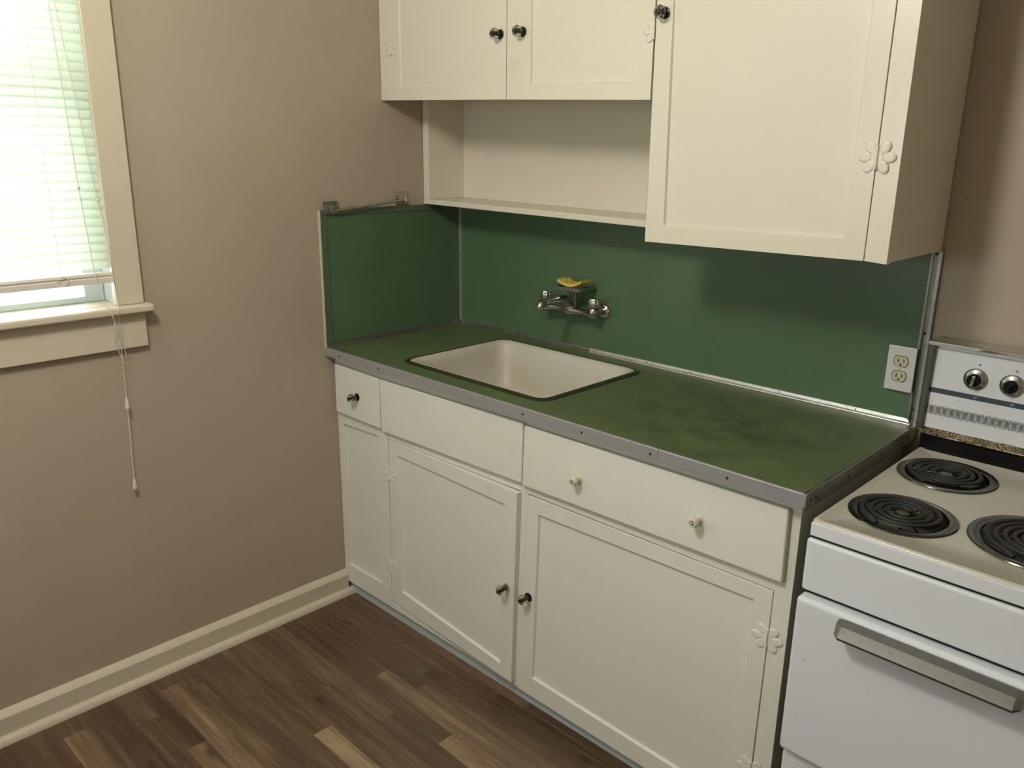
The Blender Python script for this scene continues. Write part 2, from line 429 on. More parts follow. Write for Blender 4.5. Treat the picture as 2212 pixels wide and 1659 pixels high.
# ------------------------------------------------------------------ window 1 (seen) and window 2 (further along, out of frame)
def window(name, y0, y1, seen):
    org = (0, (y0+y1)/2, WZ0)
    w0 = thing(name, org, None, None); w0['kind'] = 'structure'
    hw = .073
    ce = -.021 if seen else 0
    b = MB(); b.box(.0005, .021, y1+ce, y1+ce+hw, WZ0+.018, WZ1+.09).box(.0005, .021, y0-hw, y0, WZ0+.018, WZ1+.09).box(.0005, .0208, y0, y1, WZ1, WZ1+.09)
    b.build('casing', TRIM, w0, bevel=.002)
    b = MB(); jt = .010
    b.box(-.145, -.0005, y1-jt, y1+.0, WZ0+.018, WZ1).box(-.145, -.0005, y0, y0+.019, WZ0+.018, WZ1).box(-.145, -.0005, y0+.019, y1-jt, WZ1-.019, WZ1)
    b.build('jamb', SASHP, w0, bevel=.001)
    b = MB(); b.box(-.10, .052, y0-.09 if True else y0, y1+.09, WZ0-.003, WZ0+.0175) if False else b.box(.0005, .052, y0-.088, y1+ce+.088, WZ0-.003, WZ0+.0175).box(-.145, .0005, y0+.0005, y1-.0005, WZ0-.0, WZ0+.0175)
    b.build('window_stool', TRIM, w0, bevel=.006, seg=3)
    MB().box(.0005, .0205, y0-hw, y1+ce+hw, WZ0-.101, WZ0-.0035).build('apron', TRIM, w0, bevel=.002)
    # lower and upper sash
    zm = (WZ0 + WZ1)/2 + .02
    for nm, xa, za, zb in (('lower_sash', -.085, WZ0+.018, zm), ('upper_sash', -.122, zm-.04, WZ1-.019)):
        b = MB(); ya, yb = y0+.020, y1-jt-.001
        b.box(xa-.034, xa, ya, ya+.05, za, zb).box(xa-.034, xa, yb-.05, yb, za, zb).box(xa-.0335, xa-.0005, ya+.05, yb-.05, za, za+.016).box(xa-.0335, xa-.0005, ya+.05, yb-.05, zb-.04, zb)
        s = b.build(nm, SASHP, w0, bevel=.0015)
        MB().box(xa-.019, xa-.015, ya+.048, yb-.048, za+.014, zb-.038).build('pane', PANE, s)
    return w0
window('window_1', WY0, WY1, True)
window('window_2', VY0, VY1, False)

fill_win = thing('fill_window', (.70, YF-.06, 1.275), None, None); fill_win['kind'] = 'structure'  # unseen window added behind the camera to fill the room with daylight
b = MB()
for q in ((.45, .49, 1.275, 1.825), (.91, .95, 1.275, 1.825), (.49, .91, 1.275, 1.315), (.49, .91, 1.785, 1.825)): b.box(q[0]+.0005, q[1]-.0005, YF-.09, YF-.05, q[2]+.0005, q[3]-.0005)
b.build('sash', SASHP, fill_win)
MB().box(.489, .911, YF-.072, YF-.068, 1.314, 1.786).build('pane', PANE, fill_win)

# venetian blind
bl = thing('venetian_blind', (-.014, (WY0+WY1)/2, 2.22), 'white mini blind hanging lowered in the bright window on the left', 'blind')
BX = -.008; by0, by1 = WY0+.022, WY1-.0125
n = 6
def slat_mesh():   # one curved slat, tilted closed
    b = MB(); tilt = math.radians(68); hw = .0125; pts = []
    for k in range(n+1):
        u = -1 + 2*k/n; crown = .0028*(1-u*u)
        x = u*hw*math.cos(tilt) + crown*math.sin(tilt); z = u*hw*math.sin(tilt)*-1 + crown*math.cos(tilt)
        pts.append((x, z))
    top = [(BX+x, z) for x, z in pts]; bot = [(BX+x-.0006, z) for x, z in pts]
    ys = [by0, by0+.003, by1-.003, by1]; loops = []
    for i, y in enumerate(ys):
        e = 2 if i in (0, 3) else 0
        lp = [(x, y, z) for x, z in top] + [(x, y, z) for x, z in bot[::-1]]
        if e:
            zc = 0; lp = [(BX + (x-BX)*.8, y, z*.8) for x, _, z in lp]
        loops.append(lp)
    b.loft(loops); return b
z = 2.195; slats = []
first = None
while z > 1.235:
    if first is None:
        b = slat_mesh(); b.xform(Matrix.Translation((0, 0, z)))
        first = b.build('slat', SLAT, bl, smooth=True, origin=(BX, (by0+by1)/2, z))
    else:
        instance(first, (BX, (by0+by1)/2, z), bl)
    z -= .02215
MB().box(-.022, .012, by0, by1, 2.205, 2.24).build('head_rail', RAIL, bl, bevel=.002)
b = MB(); b.loft([[(-.016, y, 1.222), (.008, y, 1.222), (.0105, y, 1.215), (.006, y, 1.2115), (.0105, y, 1.208), (.009, y, 1.194), (-.015, y, 1.194)] for y in (by0, by1-.001)])
br = b.build('bottom_rail', RAIL, bl, bevel=.001)
for y in (-1.3645, -1.94):
    b = MB(); b.tube([(BX+.0075, y, 2.2), (BX+.0075, y, 1.215)], .00045, 6); b.tube([(BX-.011, y, 2.2), (BX-.011, y, 1.215)], .00045, 6)
    zz = 2.18
    b.build('ladder_cord', CORD, bl)
    # knotted loop where the ladder meets the rail
    pts = [(.013 + .002*math.sin(3*a), y + .014*math.cos(a), 1.208 + .010*math.sin(a) + .004*math.sin(2.7*a)) for a in [k*.35 for k in range(0, 26)]]
    MB().tube(pts, .0009, 6).build('rail_knot', CORD, br)
def cord(nm, pts, r=.0011):
    return MB().tube(pts, r, 6).build(nm, CORD, bl, smooth=True)
cord('lift_cord', [(.013, -1.330, 2.2), (.02, -1.322, 2.0), (.03, -1.3179, 1.8686), (.03, -1.3042, 1.4413), (.03, -1.2927, 1.2297), (.03, -1.2897, 1.1958), (.045, -1.2800, 1.145), (.056, -1.2733, 1.125), (.056, -1.266, 1.09), (.05, -1.252, 1.06), (.035, -1.2403, .995)])
cord('lift_cord', [(.013, -1.312, 2.2), (.02, -1.308, 2.0), (.03, -1.3042, 1.8703), (.03, -1.2646, 1.4232), (.03, -1.2504, 1.2922), (.03, -1.2472, 1.194), (.055, -1.252, 1.125), (.055, -1.256, 1.10), (.04, -1.251, 1.069), (.03, -1.2507, .9692), (.028, -1.2505, .9328), (.028, -1.2515, .875)])
cord('lift_cord', [(.028, -1.2520, .85), (.025, -1.2540, .74), (.022, -1.2557, .648)], .0013)
cord('lift_cord', [(.055, -1.266, 1.10), (.045, -1.270, 1.06), (.04, -1.262, 1.02), (.034, -1.250, .985), (.03, -1.2365, .972)])
for (zt, y, x) in ((1.4413, -1.3042, .03), (1.408, -1.2626, .03)):
    MB().lathe([(.0005, -.004), (.003, -.003), (.0042, 0), (.003, .003), (.0005, .004)], (x, y, zt), n=10).build('cord_bead', TASSEL, bl, smooth=True)
for (zt, y, x) in ((.850, -1.2515, .028), (.612, -1.2557, .022)):
    MB().lathe([(.0055, 0), (.0065, .003), (.0045, .018), (.0022, .030), (.0015, .033)], (x, y, zt), n=14).build('tassel', TASSEL, bl, smooth=True)

# ------------------------------------------------------------------ shared small parts: knobs, hinges, screws
def knob(parent, loc, kind, nrm_rot=0.0):
    """face knob pointing to -y; loc = point on the door face"""
    x, y, z = loc
    if kind == 'glass': M_, bs = KGLASS, CHROME_DULL
    else: M_, bs = KPAINT, KPAINT
    k = MB().lathe([(.0135, .0), (.0135, .0018), (.009, .0035), (.0075, .006), (.0075, .011), (.0125, .0155), (.0155, .020), (.0155, .026), (.0118, .0315)], (x, y, z), 'y', n=8)
    nf = len(k.bm.faces)
    if kind == 'glass': k.lathe([(.0040, .0020), (.0040, .0290), (.0058, .0300), (.0058, .0330), (.0030, .0336)], (x, y, z), 'y', n=12)
    else: k.lathe([(.0058, .0300), (.0058, .0322), (.0044, .0324), (.0040, .0318)], (x, y, z), 'y', n=16)
    k.bm.faces.ensure_lookup_table()
    for f in k.bm.faces[nf:]: f.material_index = 1
    if kind != 'glass':
        nf = len(k.bm.faces); k.lathe([(.0036, .0300), (.0036, .0324), (.0010, .0330)], (x, y, z), 'y', n=12)
        k.xform(Matrix.Translation((x, y, z)) @ Matrix.Diagonal((.80, .92, .80, 1)) @ Matrix.Translation((-x, -y, -z)))
    k = k.build('knob', M_, parent)
    k.data.materials.append(SCREW)
    k['label'] = 'clear faceted glass knob' if kind == 'glass' else 'cream-painted faceted knob'
    return k
def knob_tree(door, loc, kind):
    k = knob(door, loc, kind)
    return k
def hinge_mb(x, y, z, petals=3, s=1.0, half=None):
    """painted butterfly hinge lying on a face at y, barrel along z"""
    b = MB()
    for sd in (-1, 1):
        if half is not None and sd != half: continue
        for (dx, dz, a, L) in ((.0115, .0150, .95, .0120), (.0195, 0.0, 0.0, .0120), (.0115, -.0150, -.95, .0120)):
            cx, cz = x + sd*dx*s, z + dz*s; n = 14; loops = []
            for (sc_, h) in ((1.0, 0), (.90, .0011), (.6, .0018), (.2, .0010)):
                lp = []
                for k in range(n):
                    t = 2*PI*k/n; u, v = L*s*sc_*math.cos(t), .0088*s*sc_*math.sin(t)
                    ang = a
                    lp.append((cx + sd*(u*math.cos(ang) - v*math.sin(ang)), y - h, cz + (u*math.sin(ang) + v*math.cos(ang))))
                loops.append(lp)
            b.loft(loops)
        b.box(min(x, x+sd*.009*s), max(x, x+sd*.009*s), y-.0014, y, z-.013*s, z+.013*s)
    b.tube([(x, y-.002, z-.019*s), (x, y-.002, z+.019*s)], .0030*s, 10)
    return b
def hinge(parent, x, y, z, m, s=1.0, half=None):
    h = hinge_mb(x, y, z, s=s, half=half).build('hinge', m, parent, smooth=True)
    return h
scr = None
def screw(parent, loc, axis, m=None, r=.0032):
    """slotted nail or screw head"""
    ax = axis
    b = MB()
    x, y, z = loc
    if ax == '-y': b.lathe([(r, 0), (r*.9, .0007), (r*.3, .0011)], (x, y, z), 'y', n=10)
    else: b.lathe([(r, 0), (r*.9, .0007), (r*.3, .0011)], (x, y, z), 'x', n=10)
    return b.build('screw', m or SCREW, parent)

# ------------------------------------------------------------------ base cabinet
FY = -.562
bc = thing('base_cabinet', (.82, -.30, 0), 'long cream-painted base cabinet with drawers and panelled doors under the green worktop', 'cabinet')
b = MB()   # carcass behind the face frame
b.box(.002, 1.636, -.012, -.006, .05, .872).box(.002, .018, FY+.021, -.012, .05, .872).box(1.618, 1.636, FY+.021, -.012, .0, .872).box(.018, 1.618, FY+.021, -.012, .05, .066)
b.box(.25, .262, FY+.021, -.012, .066, .70).box(.862, .874, FY+.021, -.012, .066, .70)
b.build('carcass', LOWER, bc)
b = MB()   # face frame
yb = FY + .020
b.panel((0.001, .881), (1.640, .881), (1.640, .846), (0.001, .843), FY, yb)
b.panel((0.001, .843), (.030, .843), (.0295, .115), (0.001, .115), FY, yb)
b.panel((0.001, .115), (.270, .1155), (.270, .0445), (0.001, .0445), FY, yb)
b.panel((.030, .700), (.228, .700), (.2274, .6505), (.0238+.006, .6439), FY, yb)
b.panel((.228, .843), (.2785, .843), (.2695, .1155), (.2175, .1155), FY, yb)
b.panel((.2695, .066), (.862, .0575), (.862, .041), (.2695, .0445), FY, yb)
b.panel((.2785, .700), (1.602, .705), (1.602, .6622), (.2795, .6555), FY, yb)
b.panel((.858, .880), (.889, .880), (.889, .700), (.858, .700), FY+.0005, yb)
b.panel((.8620, .6585), (.8905, .6565), (.8600, .0400), (.8420, .0415), FY+.0005, yb-.0003)
b.panel((1.602, .846), (1.640, .846), (1.6375, .0), (1.5935, .0), FY, yb)
b.build('face_frame', LOWER, bc, bevel=.0012)
MB().panel((.029, .652), (.230, .652), (.222, .112), (.030, .112), FY+.008, FY+.016).build('fixed_panel', LOWER, bc)
MB().box(.002, 1.60, -.548, -.540, .0, .0445).build('toe_kick', TOE, bc)['label'] = 'blue-grey painted toe board'
DY = FY - .015
for nm, Q, kn in (('drawer', [(.0172, .8548), (.2574, .8505), (.2561, .6853), (.0145, .6865)], [(.140, .7655, 'paint')]),
                  ('false_drawer_front', [(.2615, .8497), (.8805, .8590), (.8768, .6881), (.2643, .6802)], []),
                  ('drawer', [(.8846, .8543), (1.6184, .8587), (1.6207, .6931), (.8798, .6839)], [(1.0750, .7620, 'paint'), (1.4180, .7690, 'paint')])):
    d = MB().panel(*Q, DY, FY-.0005).build(nm, LOWER, bc, bevel=.004, seg=3)
    for kx, kz, kk in kn: knob_tree(d, (kx, DY, kz), kk if nm != 'drawer' or kx > .5 else 'glass')
# left door stands slightly ajar
ang = math.radians(-1.75)
Mx = Matrix.Translation((.2800, FY, 0)) @ Matrix.Rotation(ang, 4, 'Z') @ Matrix.Translation((-.2800, -FY, 0))
b = MB(); b.framed([(.2803, .6540), (.8660, .6565), (.8520, .0590), (.2712, .0710)], [(.3240, .6110), (.8150, .6090), (.8040, .1000), (.3310, .1290)], FY, FY+.019, .0075); b.xform(Mx)
dm = b.build('door', LOWER, bc, bevel=.0012)
kb = Mx @ Vector((.8300, FY, .358)); knob_tree(dm, tuple(kb), 'glass')
hinge(dm, .2835, FY-.0006, .536, LOWER, 1.0); hinge(dm, .2790, FY-.0006, .2055, LOWER, 1.0)
b = MB(); b.framed([(.8918, .6550), (1.5992, .6605), (1.5905, .0330), (.8612, .0385)], [(.9290, .6105), (1.5570, .6235), (1.5500, .0850), (.9180, .0990)], FY-.001, FY+.018, .0075)
dr = b.build('door', LOWER, bc, bevel=.0012)
knob_tree(dr, (.8990, FY-.001, .3510), 'glass')
hinge(dr, 1.5965, FY-.0016, .5476, LOWER, 1.15); hinge(dr, 1.5915, FY-.0016, .205, LOWER, 1.15)

# ------------------------------------------------------------------ worktop, edging
ct = thing('countertop', (.83, -.30, .882), 'green laminate worktop with metal edging on the base cabinet', 'countertop')
CX1, CY0, CZ = 1.658, -.598, .910
SX0, SX1, SY0, SY1 = .322, .896, -.521, -.087      # sink cut-out
def slab_with_hole(x0, x1, y0, y1, z0, z1, hole):
    bm = bmesh.new()
    for z in (z0, z1):
        o = [bm.verts.new(p) for p in ((x0, y0, z), (x1, y0, z), (x1, y1, z), (x0, y1, z))]; h = [bm.verts.new((p[0], p[1], z)) for p in hole]
        e = [bm.edges.new((o[i], o[(i+1) % 4])) for i in range(4)] + [bm.edges.new((h[i], h[(i+1) % len(h)])) for i in range(len(h))]
        bmesh.ops.triangle_fill(bm, use_beauty=True, edges=e)
        if z == z0: o0, h0 = o, h
    for i in range(4): bm.faces.new((o0[i], o0[(i+1) % 4], o[(i+1) % 4], o[i]))
    nn = len(h)
    for i in range(nn): bm.faces.new((h0[i], h0[(i+1) % nn], h[(i+1) % nn], h[i]))
    m_ = MB(); m_.bm.free(); m_.bm = bm; return m_
slab_with_hole(.004, CX1, CY0, -.004, .883, CZ, rrect(SX0, SX1, SY0, SY1, .035, 0)).build('laminate_top', GREENTOP, ct)
def strip_front(x0, x1):
    b = MB(); b.loft([[(x, CY0+.006, .9105), (x, CY0-.0005, .9112), (x, CY0-.0028, .9095), (x, CY0-.0028, .883), (x, CY0-.0010, .8825), (x, CY0-.0005, .9085), (x, CY0+.006, .9098)] for x in (x0, x1)])
    return b
e1 = strip_front(.0015, 1.3165).build('edge_strip', ALU, ct); e2 = strip_front(1.3175, 1.6605).build('edge_strip', ALU, ct)
for x in (.0837, .2906, .5021, .7023, .9026, 1.0969, 1.2961, 1.4894):
    screw(e1 if x < 1.317 else e2, (x, CY0-.0028, .895), '-y', STEELSCREW if x in (.5021, .7023) else SCREW)
b = MB(); b.loft([[(CX1-.006, y, .9105), (CX1+.0005, y, .9112), (CX1+.0022, y, .9095), (CX1+.0022, y, .876), (CX1+.0008, y, .876), (CX1+.0005, y, .9085), (CX1-.006, y, .9098)] for y in (CY0-.002, -.004)])
e3 = b.build('edge_strip', ALU_OLD, ct)
for y in (-.575, -.555, -.40, -.22, -.06): screw(e3, (CX1+.0022, y, .893), 'x')

# ------------------------------------------------------------------ sink
sk = thing('kitchen_sink', (.61, -.304, .75), 'stained white enamel sink set into the green worktop', 'sink')
b = MB()
L = []
for (ins, zz) in ((.0105, .9145), (.014, .9150), (.020, .9125), (.026, .905), (.031, .890), (.036, .86), (.048, .775), (.060, .757), (.085, .748)):
    L.append(rrect(SX0+ins-.008, SX1-ins+.008, SY0+ins-.008, SY1-ins+.008, .036 + ins*.35, zz))
LO = [rrect(SX0+i, SX1-i, SY0+i, SY1-i, .038, zz) for i, zz in ((.095, .738), (.052, .752), (.036, .78), (.024, .87), (.014, .902), (.0015, .9115), (.0012, .9135))]
V = LO + L
b.loft(V, True, True)
b.build('basin', SINK, sk, smooth=True)
MB().lathe([(.038, 0), (.040, .0015), (.030, .003), (.026, .001)], (.61, -.30, .7485), n=28).build('drain', CHROME_DULL, sk, smooth=True)
ro = [rrect(SX0-.016, SX1+.014, SY0-.014, SY1+.014, .048, z_) for z_ in (.9103, .9118)] + [rrect(SX0-.010, SX1+.008, SY0-.008, SY1+.008, .042, .9136), rrect(SX0+.002, SX1-.002, SY0+.002, SY1-.002, .034, .9152), rrect(SX0+.003, SX1-.003, SY0+.003, SY1-.003, .033, .9140)]
MB().loft(ro, False, False).build('rim_ring', SINKRING, sk, smooth=True)['label'] = 'metal rim around the basin, painted with its dark green reflection'

# ------------------------------------------------------------------ backsplash
bs = thing('backsplash', (.83, -.003, .91), 'long green laminate backsplash on the wall behind the faucet', 'backsplash')
MB().box(.006, 1.6585, -.005, -.0008, .905, 1.3315).build('laminate_panel', GREEN, bs)
def cove_x(x0, x1, m):
    b = MB(); b.loft([[(x, -.005, .9235), (x, -.0075, .9235), (x, -.009, .916), (x, -.0125, .9125), (x, -.013, .9105), (x, -.005, .9105)] for x in (x0, x1)])
    return b.build('cove_strip', m, bs)
c1 = cove_x(.010, .6335, ALU_OLD); c2 = cove_x(.6355, 1.6445, ALU_BRIGHT)
for x in (.0419, .1469, .3119, .4778, .6256): screw(c1, (x, -.0078, .918), '-y', None, .0026)
for x in (.8647, 1.02, 1.3005, 1.5099): screw(c2, (x, -.0078, .918), '-y', None, .0026)
b = MB(); b.loft([[(.0055, -.0055, z_), (.0065, -.009, z_), (.009, -.0095, z_), (.0105, -.007, z_), (.0135, -.0115, z_), (.0175, -.0115, z_), (.0185, -.0055, z_)] for z_ in (.9235, 1.345)])
c3 = b.build('corner_strip', ALU, bs)
for z_ in (1.3166, 1.1654, 1.0134): screw(c3, (.0155, -.0115, z_), '-y', None, .0024)
b = MB(); b.loft([[(1.634, -.0052, z_), (1.6345, -.0075, z_), (1.640, -.0085, z_), (1.6425, -.011, z_), (1.6455, -.0085, z_), (1.652, -.011, z_), (1.6590, -.0105, z_), (1.6605, -.006, z_), (1.6605, -.001, z_), (1.6588, -.001, z_), (1.6588, -.0052, z_)] for z_ in (.911, 1.3335)])
c4 = b.build('end_strip', SCRALU, bs)
for z_ in (1.326, 1.1392, .9494): screw(c4, (1.647, -.0100, z_), '-y', None, .0035)
# scratch marks are left to the laminate; left return panel is a separate sheet
bp = thing('backsplash', (.003, -.30, .91), 'short green laminate splash panel on the left wall, under the metal bar', 'backsplash')
YF1, YF2 = -.594, -.594
b = MB(); b.hexa([(.0008, -.592, .905), (.0045, -.592, .905), (.0045, -.0005, .905), (.0008, -.0005, .905), (.0008, -.592, 1.352), (.0045, -.592, 1.352), (.0045, -.0005, 1.352), (.0008, -.0005, 1.352)])
b.build('laminate_panel', GREEN, bp)
def strip_l(y0, y1, z0, z1): return MB().box(.0046, .0072, y0, y1, z0, z1)
s1 = strip_l(-.5955, -.5715, .911, 1.3335).build('edge_strip', GREEN_TRIM, bp, bevel=.0008)
s2 = strip_l(-.5955, -.001, 1.334, 1.3535).build('edge_strip', GREEN_TRIM, bp, bevel=.0008)
b = MB(); b.loft([[(.0046, y, .926), (.007, y, .926), (.009, y, .916), (.013, y, .9125), (.0135, y, .9105), (.0046, y, .9105)] for y in (-.5945, -.0135)])
s3 = b.build('cove_strip', ALU_OLD, bp)
for z_ in (1.2249, 1.0216): screw(s1, (.0072, -.584, z_), 'x', None, .0026)
for y in (-.5166, -.3084, -.0991): screw(s2, (.0072, y, 1.344), 'x', None, .0026)
for y in (-.575, -.5622, -.4465, -.2705, -.0921): screw(s3, (.0082, y, .918), 'x', None, .0026)
MB().box(.0008, .009, -.6000, -.5955, .905, 1.352).build('paint_edge', TRIM, bp)

# ------------------------------------------------------------------ wall cabinets
UY = -.338
uc = thing('wall_cabinet', (.53, -.17, 1.66), 'wide cream wall cabinet with two doors above the open shelf', 'cabinet')
ZT = 2.36
b = MB()
b.hexa([(.001, UY+.020, 1.7225), (1.057, UY+.020, 1.7100), (1.057, -.001, 1.7100), (.001, -.001, 1.7225), (.001, UY+.020, 1.738), (1.057, UY+.020, 1.7255), (1.057, -.001, 1.7255), (.001, -.001, 1.738)])
b.box(.001, .018, UY+.020, -.001, 1.738, ZT).box(1.041, 1.0575, UY+.020, -.001, 1.7255, ZT).box(.018, 1.041, -.008, -.001, 1.738, ZT).box(.018, 1.041, UY+.020, -.008, ZT-.016, ZT)
b.build('carcass', CREAM, uc)
b = MB()
b.panel((.001, ZT), (.0595, ZT), (.0590, 1.6885), (.001, 1.690), UY, UY+.0195)
b.panel((.0590, 1.7350), (1.0575, 1.7200), (1.0575, 1.6640), (.0590, 1.6897), UY+.006, UY+.0195)
b.panel((.0595, ZT), (1.0575, ZT), (1.0575, ZT-.05), (.0595, ZT-.05), UY, UY+.0195)
b.build('face_frame', CREAM, uc, bevel=.0012)
b = MB(); b.framed([(.0598, ZT-.0505), (.5690, ZT-.0505), (.5700, 1.6770), (.0594, 1.6888)], [(.1050, ZT-.10), (.5230, ZT-.10), (.5250, 1.7150), (.1005, 1.7285)], UY-.001, UY+.0185, .004)
d1 = b.build('door', CREAM, uc, bevel=.0010); knob_tree(d1, (.5470, UY-.001, 1.8470), 'glass'); hinge(d1, .0600, UY-.0015, 1.8440, CREAM, .95)
b = MB(); b.framed([(.5722, ZT-.0505), (1.0570, ZT-.0505), (1.0570, 1.6630), (.5730, 1.6768)], [(.6565, ZT-.10), (1.0200, ZT-.10), (1.0205, 1.7040), (.6620, 1.7125)], UY-.001, UY+.0185, .0065)
d2 = b.build('door', CREAM, uc, bevel=.0010); knob_tree(d2, (.6330, UY-.001, 1.8470), 'glass'); hinge(d2, 1.0590, UY-.0024, 1.8163, CREAM, 1.0, -1)

tc = thing('wall_cabinet', (1.355, -.17, 1.33), 'tall deep-hanging cream wall cabinet with one door, right of the open shelf', 'cabinet')
b = MB()
b.box(1.0595, 1.0755, UY+.020, -.0065, 1.3325, ZT).box(1.640, 1.6545, UY+.020, -.0065, 1.3340, ZT).box(1.0755, 1.640, UY+.020, -.0065, 1.3325, 1.3480).box(1.0755, 1.640, -.0125, -.0065, 1.348, ZT).box(1.0755, 1.640, UY+.02, -.0125, ZT-.016, ZT)
b.build('carcass', CREAM, tc, bevel=.001)
b = MB()
b.panel((1.0592, ZT), (1.0640, ZT), (1.0640, 1.3282), (1.0645, 1.3282), UY, UY+.0195)
b.panel((1.6105, ZT), (1.6550, ZT), (1.6560, 1.3325), (1.6105, 1.3352), UY, UY+.0195)
b.panel((1.0640, ZT), (1.6105, ZT), (1.6105, ZT-.05), (1.0640, ZT-.05), UY, UY+.0195)
b.build('face_frame', CREAM, tc, bevel=.0012)
b = MB(); b.framed([(1.0590, ZT-.0505), (1.6085, ZT-.0505), (1.6092, 1.3350), (1.0655, 1.3280)], [(1.0980, ZT-.10), (1.5650, ZT-.10), (1.5655, 1.3780), (1.1170, 1.3705)], UY-.002, UY+.0185, .0065)
d3 = b.build('door', CREAM, tc, bevel=.0010); knob_tree(d3, (1.0870, UY-.002, 1.8520), 'glass'); hinge(d3, 1.6100, UY-.0026, 1.5404, CREAM, 1.2)
hinge(d3, 1.6050, UY-.0026, 2.15, CREAM, 1.2)

sh = thing('open_shelf', (.53, -.085, 1.35), 'open cream shelf niche between the two-door cabinet and the backsplash', 'shelf')
b = MB()
b.hexa([(.0015, -.170, 1.3560), (1.0585, -.170, 1.3425), (1.0585, -.0012, 1.3425), (.0015, -.0012, 1.3560), (.0015, -.170, 1.3725), (1.0585, -.170, 1.3615), (1.0585, -.0012, 1.3615), (.0015, -.0012, 1.3725)])
b.build('shelf_board', CREAM, sh, bevel=.0015)
b = MB(); b.hexa([(.0015, -.168, 1.3728), (.0300, -.168, 1.3725), (.0300, -.0012, 1.3725), (.0015, -.0012, 1.3728), (.0015, -.168, 1.7218), (.0300, -.168, 1.7215), (.0300, -.0012, 1.7215), (.0015, -.0012, 1.7218)])
b.build('side_panel', CREAM, sh, bevel=.0015)
MB().panel((.0302, 1.7212), (1.0585, 1.7092), (1.0585, 1.3618), (.0302, 1.3728), -.006, -.0012).build('back_panel', CREAM, sh)

# ------------------------------------------------------------------ towel bar on the left wall
tb = thing('towel_bar', (.01, -.415, 1.37), 'small chrome towel bar on two square brackets, on the left wall', 'towel bar')
for (y0, y1, z0, z1, x0) in ((-.585, -.530, 1.3385, 1.379, .0076), (-.294, -.2445, 1.3585, 1.400, .0008)):
    b = MB(); b.box(x0, x0+.0045, y0, y1, z0, z1); b.box(x0+.0045, x0+.012, y0+.008, y1-.008, z0+.006, z1-.009)
    p = b.build('bracket', CHROME_DULL, tb, bevel=.0015)
    yc, zc = (y0+y1)/2, (z0+z1)/2
    b = MB(); b.box(x0+.012, .030, yc-.005, yc+.005, zc-.012, zc+.004); b.build('arm', CHROME, p, bevel=.001)
b = MB(); b.tube([(.026, -.5575, 1.353), (.026, -.5450, 1.351), (.026, -.40, 1.361), (.026, -.2700, 1.3745)], .0042, 10); b.build('rod', CHROME, tb, smooth=True)

for y_ in (-.5775, -.5530): MB().lathe([(.0016, .0005), (.0014, .0010)], (0, y_, 1.388), 'x', n=10).build('screw_hole', DARK, tb)
# ------------------------------------------------------------------ faucet
fc = thing('wall_faucet', (.59, -.005, 1.055), 'chrome wall-mounted two-handle faucet on the green backsplash above the sink', 'faucet')
FZ = 1.053; FYc = -.056
b = MB()
xs = [.484, .500, .520, .545, .565, .582, .598, .615, .635, .655, .672, .688]
rs = [.0165, .0150, .0110, .0095, .0120, .0170, .0170, .0125, .0095, .0105, .0150, .0165]
b.tube([(x, FYc, FZ - .004) for x in xs], rs, 18)
for x in (.486, .686):
    b.lathe([(.004, -.021), (.012, -.0185), (.0175, -.010), (.0185, 0), (.0175, .009), (.0150, .014)], (x, FYc, FZ), 'z', n=20)
    b.tube([(x, FYc, FZ), (x+.001, -.035, FZ), (x+.002, -.0085, FZ)], [.014, .0120, .0135], 16)
b.build('valve_body', CHROME_DULL, fc, smooth=True)
for x in (.488, .688):
    MB().lathe([(.027, .0056), (.0275, .008), (.0235, .0145), (.0165, .018), (.0165, .0185)], (x, 0, FZ), 'y', n=28).build('flange', CHROME, fc, smooth=True)
for x in (.486, .686):
    MB().lathe([(.0125, .015), (.0165, .0165), (.0172, .019), (.0168, .040), (.0135, .046), (.004, .0475)], (x, FYc, FZ), 'z', n=48, flute=8, fd=.10).build('handle', CHROME, fc, smooth=True)
# spout rises from the middle and reaches out over the basin
b = MB()
b.tube([(.590, FYc, FZ-.004), (.590, FYc-.003, FZ+.014), (.591, -.068, FZ+.026), (.592, -.090, FZ+.033), (.593, -.12, FZ+.037), (.595, -.15, FZ+.038), (.597, -.178, FZ+.038), (.598, -.190, FZ+.037), (.598, -.199, FZ+.035), (.5985, -.2085, FZ+.030), (.5985, -.2135, FZ+.023)],
       [.0150, .0170, .0175, .0165, .0140, .0122, .0118, .0130, .0145, .0140, .0105], 20)
b.build('spout', CHROME_DULL, fc, smooth=True)
b = MB(); b.tube([(.603, -.050, FZ+.010), (.603, -.050, FZ+.040), (.604, -.052, 1.119)], [.0065, .0055, .0075], 12)
b.build('dish_post', CHROME_DULL, fc, smooth=True)
b = MB(); b.box(.557, .660, -.099, -.018, 1.1190, 1.1225)
for (xa, xb_, ya, yb_) in ((.557, .660, -.099, -.095), (.557, .660, -.022, -.018), (.557, .561, -.095, -.022), (.656, .660, -.095, -.022)): b.box(xa, xb_, ya, yb_, 1.1225, 1.1285)
b.build('soap_dish', CHROME_DULL, fc, bevel=.001)
# sponge, dried and curled
b = MB(); loops = []
for k in range(17):
    u = k/16; x = .566 + .088*u; zz = 1.1292 + .0135*(2*u-1)**2 + .002*u
    yA = -.097 + .012*u; yB = -.040 + .004*u
    th = .0085 + .0007*math.sin(7*u)
    lp = []
    for j in range(7): lp.append((x, yA + (yB-yA)*j/6, zz + .0005*math.sin(9*u+j)))
    for j in range(6, -1, -1): lp.append((x + .0006*math.sin(j*2), yA + (yB-yA)*j/6, zz + th + .0008*math.sin(21*u+2*j)))
    loops.append(lp)
b.loft(loops); sp = b.build('sponge', SPONGE, bevel=.001, origin=(.61, -.065, 1.1292))
tag(sp, 'yellow dried-out curled sponge lying on the faucet soap dish', 'sponge')

